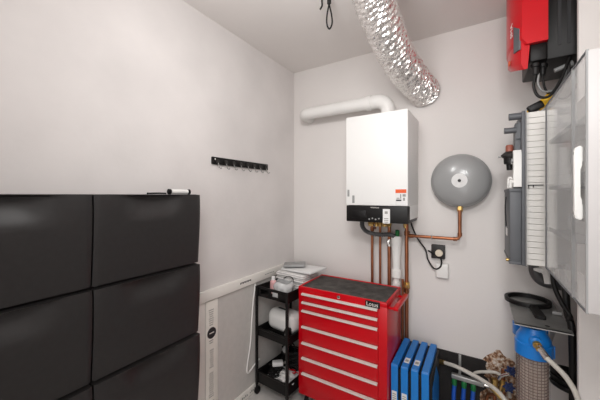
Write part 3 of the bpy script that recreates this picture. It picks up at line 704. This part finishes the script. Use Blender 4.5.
# ------------------------------------------------------------------ water filters under a steel shelf
t = thing('steel_shelf', 'sheet steel shelf plate carrying the black ring wrench', 'shelf', (0.24, 1.9, 0.833))
m = MB(); m.box(0.138, 0.345, 1.685, BW, 0.835, 0.839); m.box(0.138, 0.345, 1.685, 1.689, 0.830, 0.839); m.build('plate', M['steel'], t)
MB().prism([(BW, 0.835), (BW, 0.6), (BW - 0.02, 0.6), (1.9, 0.835)], 'x', 0.34, 0.345).build('gusset', M['steel'], t)
m = MB(); m.lathe((0.262, 1.72, 0.839), (0, 0, 1), [(0, 0.009), (0.0006, 0.009)], 14); m.build('bolt_hole', M['printdark'], t)
def water_filter(label, x, y):
    t = thing('water_filter', label, 'water filter', (x, y, 0.3), 0, 'water filters under the steel shelf')
    m = MB(); m.lathe((0, 0, 0.375), (0, 0, 1), [(0, 0.064), (0.004, 0.073), (0.062, 0.073), (0.066, 0.068), (0.085, 0.067), (0.115, 0.05), (0.135, 0.046)], 40)
    for k in range(12):
        a = 2 * PI * k / 12
        m.box(-0.006, 0.006, -0.004, 0.004, 0.378, 0.435, 0.001)
        m.bm.verts.ensure_lookup_table()
        for v in m.bm.verts[-24:]: v.co = Matrix.Rotation(a, 3, 'Z') @ (v.co + V((0.074, 0, 0)))
    m.build('cap', M['bluecap'], t, local=True)
    MB().lathe((0, 0, 0), (0, 0, 1), [(0.0, 0.03), (0.01, 0.052), (0.03, 0.061), (0.376, 0.065)], 36).build('bowl', M['clearbowl'], t, local=True)
    # pleated cartridge with its open net sleeve
    m = MB(); pr = 64
    vs = [[], []]
    for j, z in enumerate((0.03, 0.37)):
        for k in range(pr):
            a = 2 * PI * k / pr; r_ = 0.054 if k % 2 else 0.047
            vs[j].append(m.bm.verts.new((r_ * math.cos(a), r_ * math.sin(a), z)))
    for k in range(pr): m.bm.faces.new((vs[0][k], vs[0][(k + 1) % pr], vs[1][(k + 1) % pr], vs[1][k]))
    m.bm.faces.new(vs[1]); m.bm.faces.new(list(reversed(vs[0])))
    m.build('cartridge', M['pleat'], t, smooth=False, local=True)
    m = MB()
    for k in range(24): m.torus((0, 0, 0.035 + k * 0.0145), (0, 0, 1), 0.0555, 0.0018, 36, 5)
    for k in range(22):
        a = 2 * PI * k / 22; m.cyl((0.0555 * math.cos(a), 0.0555 * math.sin(a), 0.03), (0.0555 * math.cos(a), 0.0555 * math.sin(a), 0.37), 0.0016, 5)
    m.build('net_sleeve', M['pleatdark'], t, local=True)
    m = MB(); m.lathe((0.0, -0.062, 0.465), (0.1, -1, -0.15), [(0, 0.026), (0.018, 0.026), (0.022, 0.02)], 22); m.build('port', M['bluecap'], t, local=True)
    m = MB(); m.lathe((0.002, -0.08, 0.462), (0.1, -1, -0.25), [(0, 0.017), (0.016, 0.017), (0.017, 0.012), (0.04, 0.012)], 14); m.build('nipple', M['brass'], t, local=True)
    return t
f0 = water_filter('blue-topped clear water filter nearest the camera, with the white hose', 0.217, 1.765)
dup(f0, (0.226, 1.985, 0.3), 0, 'blue-topped water filter at the back, mostly hidden by the front one')
t = thing('filter_hose', 'white hose from the front water filter to the right', 'hose', (0.28, 1.6, 0.7))
MB().tube([(0.226, 1.655, 0.752), (0.243, 1.628, 0.735), (0.27, 1.61, 0.715), (0.305, 1.60, 0.68), (0.335, 1.595, 0.62), (0.355, 1.6, 0.52)], 0.0105, 14).build('tube', M['hosewhite'], t)
MB().cyl((0.2225, 1.662, 0.757), (0.247, 1.625, 0.732), 0.0145, 8).build('ferrule', M['chrome'], t)
t = thing('ring_wrench', 'black plastic ring wrench lying on the steel shelf', 'wrench', (0.225, 2.04, 0.84))
m = MB(); m.lathe((0.225, 2.045, 0.8395), (0, 0, 1), [(0, 0.088), (0, 0.104), (0.018, 0.106), (0.022, 0.104), (0.022, 0.09), (0.0, 0.088)], 48); m.bm.faces.ensure_lookup_table()
for f in [f for f in m.bm.faces if len(f.verts) > 20]: m.bm.faces.remove(f)
m.build('ring', M['blackpl'], t)
a, b_ = V((0.237, 1.945, 0.848)), V((0.249, 1.795, 0.848)); 
m = MB(); m.prism([(0.222, 1.945), (0.228, 1.80), (0.236, 1.79), (0.262, 1.79), (0.270, 1.80), (0.256, 1.945)], 'z', 0.8395, 0.856); m.build('handle', M['blackpl'], t)
tag(MB().tube([(0.335, 1.86, 1.10), (0.34, 1.80, 0.98), (0.338, 1.76, 0.90), (0.348, 1.735, 0.84), (0.352, 1.735, 0.6), (0.352, 1.74, 0.5)], 0.014, 12).build('black_hose', M['blackpl']), 'black hose running down beside the steel shelf', 'hose')
t = thing('coiled_hose', 'coil of black hose at the right below the white filter hose', 'hose', (0.36, 1.82, 0))
m = MB()
for k in range(3): m.torus((0.375, 1.84, 0.53 + 0.028 * k), (0.1, 0.15, 1), 0.075, 0.013, 32, 10)
m.build('coil', M['blackpl'], t)
MB().tube([(0.40, 1.91, 0.53), (0.40, 1.93, 0.3), (0.40, 1.93, 0)], 0.013, 12).build('tail', M['blackpl'], t)
# grey pipe insulation and white tap under the boards
t = thing('pipe_bend', 'dark grey pipe bend with a white tap under the louvred cabinet', 'pipe', (0.235, 1.86, 0.86))
MB().tube([(0.268, 2.11, 1.20), (0.268, 2.11, 1.06), (0.271, 2.11, 0.995), (0.30, 2.11, 0.955), (0.36, 2.11, 0.945), (0.45, 2.11, 0.945)], 0.03, 18).build('bend', M['greyhose'], t)
m = MB(); m.cyl((0.29, 2.08, 1.06), (0.285, 1.93, 1.04), 0.015, 14); m.lathe((0.272, 1.92, 1.052), (-1, -0.1, 0.05), [(0, 0.014), (0.012, 0.014), (0.035, 0.006)], 14); m.cyl((0.285, 1.92, 1.085), (0.297, 1.91, 0.99), 0.018, 14); m.build('tap', M['whitepl'], t)
MB().cyl((0.31, 1.90, 0.849), (0.345, 1.89, 0.852), 0.009, 12).build('nozzle', M['greylight'], t)
tag(MB().tube([(0.29, 1.78, 1.10), (0.292, 1.76, 1.02), (0.315, 1.74, 0.95), (0.34, 1.72, 0.9), (0.345, 1.78, 0.86)], 0.010, 10).build('black_cable', M['blackpl']), 'thick black cable curving below the clear-fronted cabinet', 'cable')

# ------------------------------------------------------------------ grey mounting board and devices
t = thing('mounting_board', 'tall narrow dark grey board edge with two arms at its top', 'board', (0.178, 1.93, 1.10))
MB().box(0.171, 0.184, 1.74, BW, 1.10, 1.845, 0.002).build('panel', M['greybox'], t)
m = MB(); m.box(0.150, 0.171, 1.80, 1.86, 1.48, 1.80); m.prism([(0.150, 1.72), (0.171, 1.72), (0.171, 1.81), (0.160, 1.80)], 'y', 1.79, 1.80)
m.build('side_channel', M['greybox'], t)
MB().cyl((0.121, 1.765, 1.826), (0.172, 1.765, 1.826), 0.017, 18).build('arm', M['greybox'], t)
MB().cyl((0.104, 1.80, 1.766), (0.155, 1.80, 1.766), 0.015, 18).build('arm', M['greybox'], t)
MB().box(0.184, 0.188, 1.72, 1.78, 1.10, 1.845, 0.001).build('edge_strip', M['greylight'], t)
t = thing('meter_box', 'slim dark grey box mounted on the grey board', 'meter box', (0.148, 1.92, 1.10))
MB().box(0.125, 0.171, 1.755, 2.10, 1.107, 1.462, 0.003).build('body', M['greybox'], t)
MB().box(0.122, 0.171, 1.750, 2.105, 1.455, 1.472, 0.003).build('lid', M['greybox'], t)
MB().box(0.122, 0.171, 1.750, 2.105, 1.10, 1.114, 0.003).build('bottom_edge', M['greybox'], t)
m = MB(); m.box(0.1235, 0.126, 1.9, 2.0, 1.22, 1.26); m.build('side_label', M['paper'], t)
m = MB(); m.tube([(0.1225, 1.96, 1.43), (0.119, 1.965, 1.36), (0.1225, 1.95, 1.27)], 0.003, 8); m.build('side_cable', M['printdark'], t)
MB().cyl((0.126, 1.80, 1.112), (0.112, 1.80, 1.112), 0.008, 12).build('gland', M['brass'], t)
t = thing('junction_box', 'white junction box on the grey board above the meter box', 'junction box', (0.152, 1.8, 1.472))
m = MB(); m.prism([(1.745, 1.48), (1.745, 1.64), (1.76, 1.66), (1.795, 1.66), (1.795, 1.48)], 'x', 0.139, 0.1705); m.build('body', M['whitepl'], t)
m = MB(); m.cyl((0.139, 1.77, 1.61), (0.133, 1.77, 1.61), 0.012, 16); m.build('button', M['greylight'], t)
m = MB(); m.tube([(0.14, 1.79, 1.52), (0.125, 1.80, 1.525), (0.122, 1.80, 1.475)], 0.006, 10); m.tube([(0.14, 1.76, 1.50), (0.13, 1.76, 1.51), (0.128, 1.76, 1.475)], 0.006, 10); m.build('cable_tail', M['whitepl'], t)
t = thing('pressure_regulator', 'round grey regulator with a red-brown cap on the grey board', 'regulator', (0.13, 1.82, 1.56))
rx, ry = 0.1285, 1.822
MB().lathe((rx, ry, 1.628), (0, 0, 1), [(0, 0.016), (0.004, 0.032), (0.012, 0.036), (0.018, 0.036), (0.026, 0.028), (0.034, 0.018)], 30).build('diaphragm_housing', M['greydark'], t)
MB().lathe((rx, ry, 1.66), (0, 0, 1), [(0, 0.017), (0.03, 0.017), (0.036, 0.013), (0.037, 0)], 20).build('cap', M['rust'], t)
m = MB(); m.lathe((rx, ry, 1.63), (0, 0, -1), [(0, 0.026), (0.03, 0.024), (0.034, 0.014), (0.062, 0.012)], 20); m.cyl((rx, ry, 1.60), (0.152, ry, 1.60), 0.012, 12); m.build('valve_body', M['blackpl'], t)
MB().cyl((rx - 0.032, ry, 1.638), (rx - 0.048, ry, 1.638), 0.005, 10).build('test_nipple', M['steel'], t)
MB().box(rx + 0.004, rx + 0.02, ry - 0.03, ry - 0.02, 1.595, 1.617, 0.003).build('label', M['paper'], t)

# white louvred cabinet right of the board
t = thing('louvred_cabinet', 'tall white cabinet with horizontal slats beside the grey board', 'cabinet', (0.24, 1.8, 1.10))
MB().box(0.188, 0.30, 1.745, 2.05, 1.105, 1.835, 0.002).build('body', M['louvre'], t)
for k in range(26):
    z = 1.108 + k * 0.0279
    m = MB(); m.box(0.189, 0.299, 1.736, 1.746, z + 0.001, z + 0.0268); m.build('slat', M['louvre'], t)
m = MB(); m.box(0.192, 0.25, 1.729, 1.737, 1.485, 1.4885); m.box(0.194, 0.197, 1.729, 1.737, 1.472, 1.486); m.box(0.212, 0.215, 1.729, 1.737, 1.475, 1.486); m.build('latch_bar', M['greydark'], t)

# cabinet with clear front and white handle
ex, ey0, ey1, ez0, ez1 = 0.238, 1.04, 1.592, 1.13, 1.82
t = thing('clear_front_cabinet', 'white cabinet with a clear front and white handle', 'cabinet', (0.45, 1.3, 1.13))
MB().box(0.335, RW, ey0, ey1 + 0.02, ez0 + 0.002, ez1 - 0.002, 0.004).build('body', M['panelgrey'], t)
MB().box(0.2395, 0.337, ey0 - 0.002, ey0 + 0.012, ez0, ez1, 0.003).build('end_panel', M['panelgrey'], t)
dr = MB()
dr.box(ex, ex + 0.003, ey0 + 0.006, ey1, ez0, ez1); dr.box(ex + 0.003, 0.334, ey1 - 0.003, ey1, ez0, ez1)
dr.box(ex + 0.003, 0.334, ey0 + 0.013, ey1 - 0.003, ez1 - 0.003, ez1); dr.box(ex + 0.003, 0.334, ey0 + 0.013, ey1 - 0.003, ez0, ez0 + 0.003)
dr = dr.build('clear_door', M['clear'], t)
m = MB(); m.box(ex - 0.003, ex + 0.004, 1.168, 1.176, ez0, ez1); m.build('door_rib', M['greylight'], dr)
m = MB(); m.box(ex - 0.002, ex + 0.004, ey0 - 0.001, ey0 + 0.005, ez0 - 0.002, ez1 + 0.002); m.build('door_edge', M['greylight'], dr)
m = MB(); m.box(ex - 0.002, ex + 0.003, ey0, ey1, ez1 - 0.003, ez1 + 0.001); m.box(ex - 0.002, ex + 0.003, ey0, ey1, ez0 - 0.001, ez0 + 0.003); m.box(ex - 0.002, ex + 0.003, ey1 - 0.005, ey1 + 0.001, ez0, ez1); m.build('door_rim', M['greybox'], dr)
hd = MB()
hd.prism([(0.238, 1.372), (0.226, 1.372), (0.2205, 1.382), (0.2205, 1.564), (0.226, 1.574), (0.238, 1.574), (0.238, 1.53), (0.233, 1.522), (0.229, 1.51), (0.229, 1.435), (0.233, 1.424), (0.238, 1.416)], 'y', 1.07, 1.092)
bmesh.ops.bevel(hd.bm, geom=list(hd.bm.edges), offset=0.003, segments=2, affect='EDGES')
hd = hd.build('handle', M['whitepl'], dr)
for z in (1.39, 1.556): MB().cyl((0.221, 1.081, z), (0.2195, 1.081, z), 0.004, 10).build('screw', M['steel'], hd)
for z in (1.30, 1.47, 1.66):
    MB().box(0.30, 0.335, 1.10, ey1 - 0.03, z, z + 0.05, 0.003).build('breaker_row', M['greylight'], t)
    m = MB(); m.box(0.247, 0.334, 1.19, ey1 - 0.02, z - 0.008, z - 0.004); m.box(0.245, 0.249, 1.19, ey1 - 0.02, z - 0.010, z + 0.006); m.build('shelf', M['greylight'], t)
MB().box(0.315, 0.335, 1.09, 1.15, 1.20, 1.70, 0.003).build('cable_trunk', M['greylight'], t)

# ------------------------------------------------------------------ yellow tool on the louvred cabinet
t = thing('yellow_torch', 'yellow and black hand torch on the white louvred cabinet', 'torch', (0.235, 1.8, 1.836))
MB().tube([(0.235, 1.79, 1.862), (0.262, 1.79, 1.885), (0.286, 1.79, 1.91)], 0.02, 16).build('handle', M['yellow'], t)
m = MB(); m.box(-0.032, 0.032, -0.024, 0.024, -0.018, 0.018, 0.008, 3, Matrix.Rotation(-0.45, 3, 'Y'))
for v in m.bm.verts: v.co += V((0.226, 1.785, 1.863))
m.build('head', M['blackpl'], t)
MB().lathe((0.199, 1.785, 1.846), (-0.8, 0, -0.35), [(0, 0.008), (0.016, 0.008), (0.018, 0.005)], 14).build('nose', M['yellow'], t)
MB().cyl((0.285, 1.79, 1.909), (0.296, 1.79, 1.919), 0.021, 16).build('end_cap', M['blackpl'], t)

# ------------------------------------------------------------------ red inverter high on the right
t = thing('inverter', 'red and black inverter box hung high at the right', 'inverter', (0.35, 1.9, 2.04))
MB().box(0.262, RW, 1.73, 2.06, 2.065, 2.52, 0.006).build('heatsink_body', M['blackpl'], t)
m = MB()
for i in range(9): m.box(0.30 + i * 0.032, 0.312 + i * 0.032, 1.727, 1.731, 2.12, 2.5)
m.build('cooling_slots', M['printdark'], t)
def bow(y):              # plan profile of the bowed front
    q = (y - 1.87) / 0.17
    return 0.120 + 0.048 * abs(q) ** 2.6
def cov(u, v):
    y = 1.70 + u * 0.34; z = 2.145 + v * 0.375
    return V((bow(y) + 0.02 * max(0, 0.08 - v) / 0.08, y, z))
MB().sheet(cov, 34, 24, lambda u, v: V((0.262, 1.70 + u * 0.34, 2.145 + v * 0.375))).build('front_cover', M['redinv'], t)
def skirt(u, v):
    y = 1.712 + u * 0.32; zb = 2.032 + u * 0.11; z = zb + v * (2.165 - zb)
    return V((bow(y) + 0.006 + 0.012 * max(0, 0.2 - v) / 0.2, y, z))
MB().sheet(skirt, 30, 12, lambda u, v: V((bow(1.712 + u * 0.32) + 0.03 + 0.01 * v, 1.713 + u * 0.318, 2.034 + u * 0.11 + v * (2.165 - 2.034 - u * 0.11)))).build('lower_skirt', M['redinv'], t)
MB().box(0.2, 0.262, 1.722, 2.03, 2.066, 2.15, 0.008).build('connection_box', M['blackpl'], t)
m = MB(); m.sheet(lambda u, v: V((bow(1.712 + 0.035 * u) - 0.002, 1.712 + 0.035 * u, 2.13 + v * (0.10 + 0.03 * u))), 6, 6, lambda u, v: V((bow(1.712 + 0.035 * u) + 0.004, 1.712 + 0.035 * u, 2.13 + v * (0.10 + 0.03 * u)))); m.build('side_stripe', M['greybox'], t)
text('side_lettering', 'SMA', 0.036, (0.1305, 1.742, 2.24), (PI / 2, -PI / 2, -PI / 2 + 0.25), M['paper'], t)
MB().lathe((0.127, 1.80, 2.105), (-1, -0.2, 0), [(0, 0.013), (0.003, 0.013), (0.0032, 0)], 18).build('warning_sticker', M['orange'], t)
for (x, y) in ((0.222, 1.735), (0.25, 1.76)):
    MB().lathe((x, y, 2.055), (0, 0, -1), [(0, 0.02), (0.015, 0.02), (0.018, 0.015), (0.05, 0.013)], 18).build('cable_gland', M['blackpl'], t)
def cab(label, pts, r_, mname, name='inverter_cable'):
    return tag(MB().tube(pts, r_, 10).build(name, M[mname]), label, 'cable')
cab('black cable dropping from the inverter in front of the yellow torch', [(0.222, 1.735, 2.01), (0.215, 1.733, 1.95), (0.232, 1.728, 1.90), (0.27, 1.728, 1.895), (0.31, 1.735, 1.96), (0.345, 1.75, 2.066)], 0.0062, 'blackpl')
cab('light grey cable looping from the inverter gland to the right', [(0.234, 1.74, 2.01), (0.232, 1.74, 1.96), (0.255, 1.75, 1.925), (0.30, 1.77, 1.935), (0.335, 1.79, 2.0), (0.35, 1.80, 2.065)], 0.0045, 'greylight')
cab('thin black cable behind the grey loop under the inverter', [(0.25, 1.76, 2.01), (0.262, 1.77, 1.94), (0.30, 1.79, 1.90), (0.35, 1.80, 1.9), (0.40, 1.82, 1.99), (0.42, 1.83, 2.065)], 0.005, 'blackpl')
t = thing('conduit', 'grey conduit slanting below the inverter at the right', 'conduit', (0.36, 1.9, 1.95))
MB().tube([(0.285, 1.95, 1.86), (0.335, 1.94, 1.97), (0.40, 1.93, 2.07)], 0.014, 14).build('pipe', M['greylight'], t)
m = MB(); m.cyl((0.30, 1.80, 2.03), (0.345, 1.80, 2.045), 0.010, 14); m.lathe((0.345, 1.80, 2.045), (1, 0, 0.3), [(0, 0.015), (0.02, 0.015)], 14); m.build('coupling', M['greylight'], t)
MB().tube([(0.35, 1.79, 2.06), (0.345, 1.785, 1.99), (0.315, 1.78, 1.92), (0.29, 1.785, 1.86)], 0.006, 10).build('side_pipe', M['greydark'], t)

# ------------------------------------------------------------------ light
def area(name, loc, size, power, color, target, sy=None):
    l = bpy.data.lights.new(name, 'AREA'); l.energy = power; l.color = color; l.size = size
    if sy: l.shape = 'RECTANGLE'; l.size_y = sy
    o = bpy.data.objects.new(name, l); COL.objects.link(o); o.location = loc
    o.rotation_euler = (V(target) - V(loc)).to_track_quat('-Z', 'Y').to_euler()
    return o
l = bpy.data.lights.new('ceiling_bulb', 'POINT'); l.energy = 14; l.color = (1.0, 0.995, 0.985); l.shadow_soft_size = 0.12
o = bpy.data.objects.new('ceiling_bulb', l); COL.objects.link(o); o.location = (-0.5, 0.72, 2.24)
a_ = area('rear_fill', (0.1, -0.35, 2.42), 0.6, 7.5, (1.0, 0.995, 0.985), (-0.5, 2.16, 1.1)); a_.data.spread = math.radians(95)  # added fill, no fixture: brightens the back wall from behind the camera
a_ = area('low_fill', (-0.1, -1.15, 1.0), 1.2, 8.5, (1.0, 0.995, 0.985), (-0.6, 2.0, 0.7), 1.9); a_.data.spread = math.radians(110)  # added low fill before the closed front wall; no doorway is modelled
w_ = bpy.data.worlds.new('ambient_fill'); scene.world = w_; w_.use_nodes = True  # uniform ambient fill added as world light, no room behind it
w_.node_tree.nodes['Background'].inputs['Color'].default_value = (1.0, 0.97, 0.95, 1)
w_.node_tree.nodes['Background'].inputs['Strength'].default_value = 0.75

# ------------------------------------------------------------------ camera
cd = bpy.data.cameras.new('camera'); cam = bpy.data.objects.new('camera', cd); COL.objects.link(cam)
cd.sensor_width = 36; cd.lens = 36 * 288 / 600
cam.location = (0, 0, 1.44); cam.rotation_euler = (PI / 2, 0, math.radians(32))
cd.shift_y = (195 - 200) / 600
cd.clip_start = 0.02
scene.camera = cam
vs_ = scene.view_settings
vs_.view_transform = 'Standard'; vs_.look = 'None'; vs_.exposure = 0.24; vs_.gamma = 1.0; vs_.use_curve_mapping = False
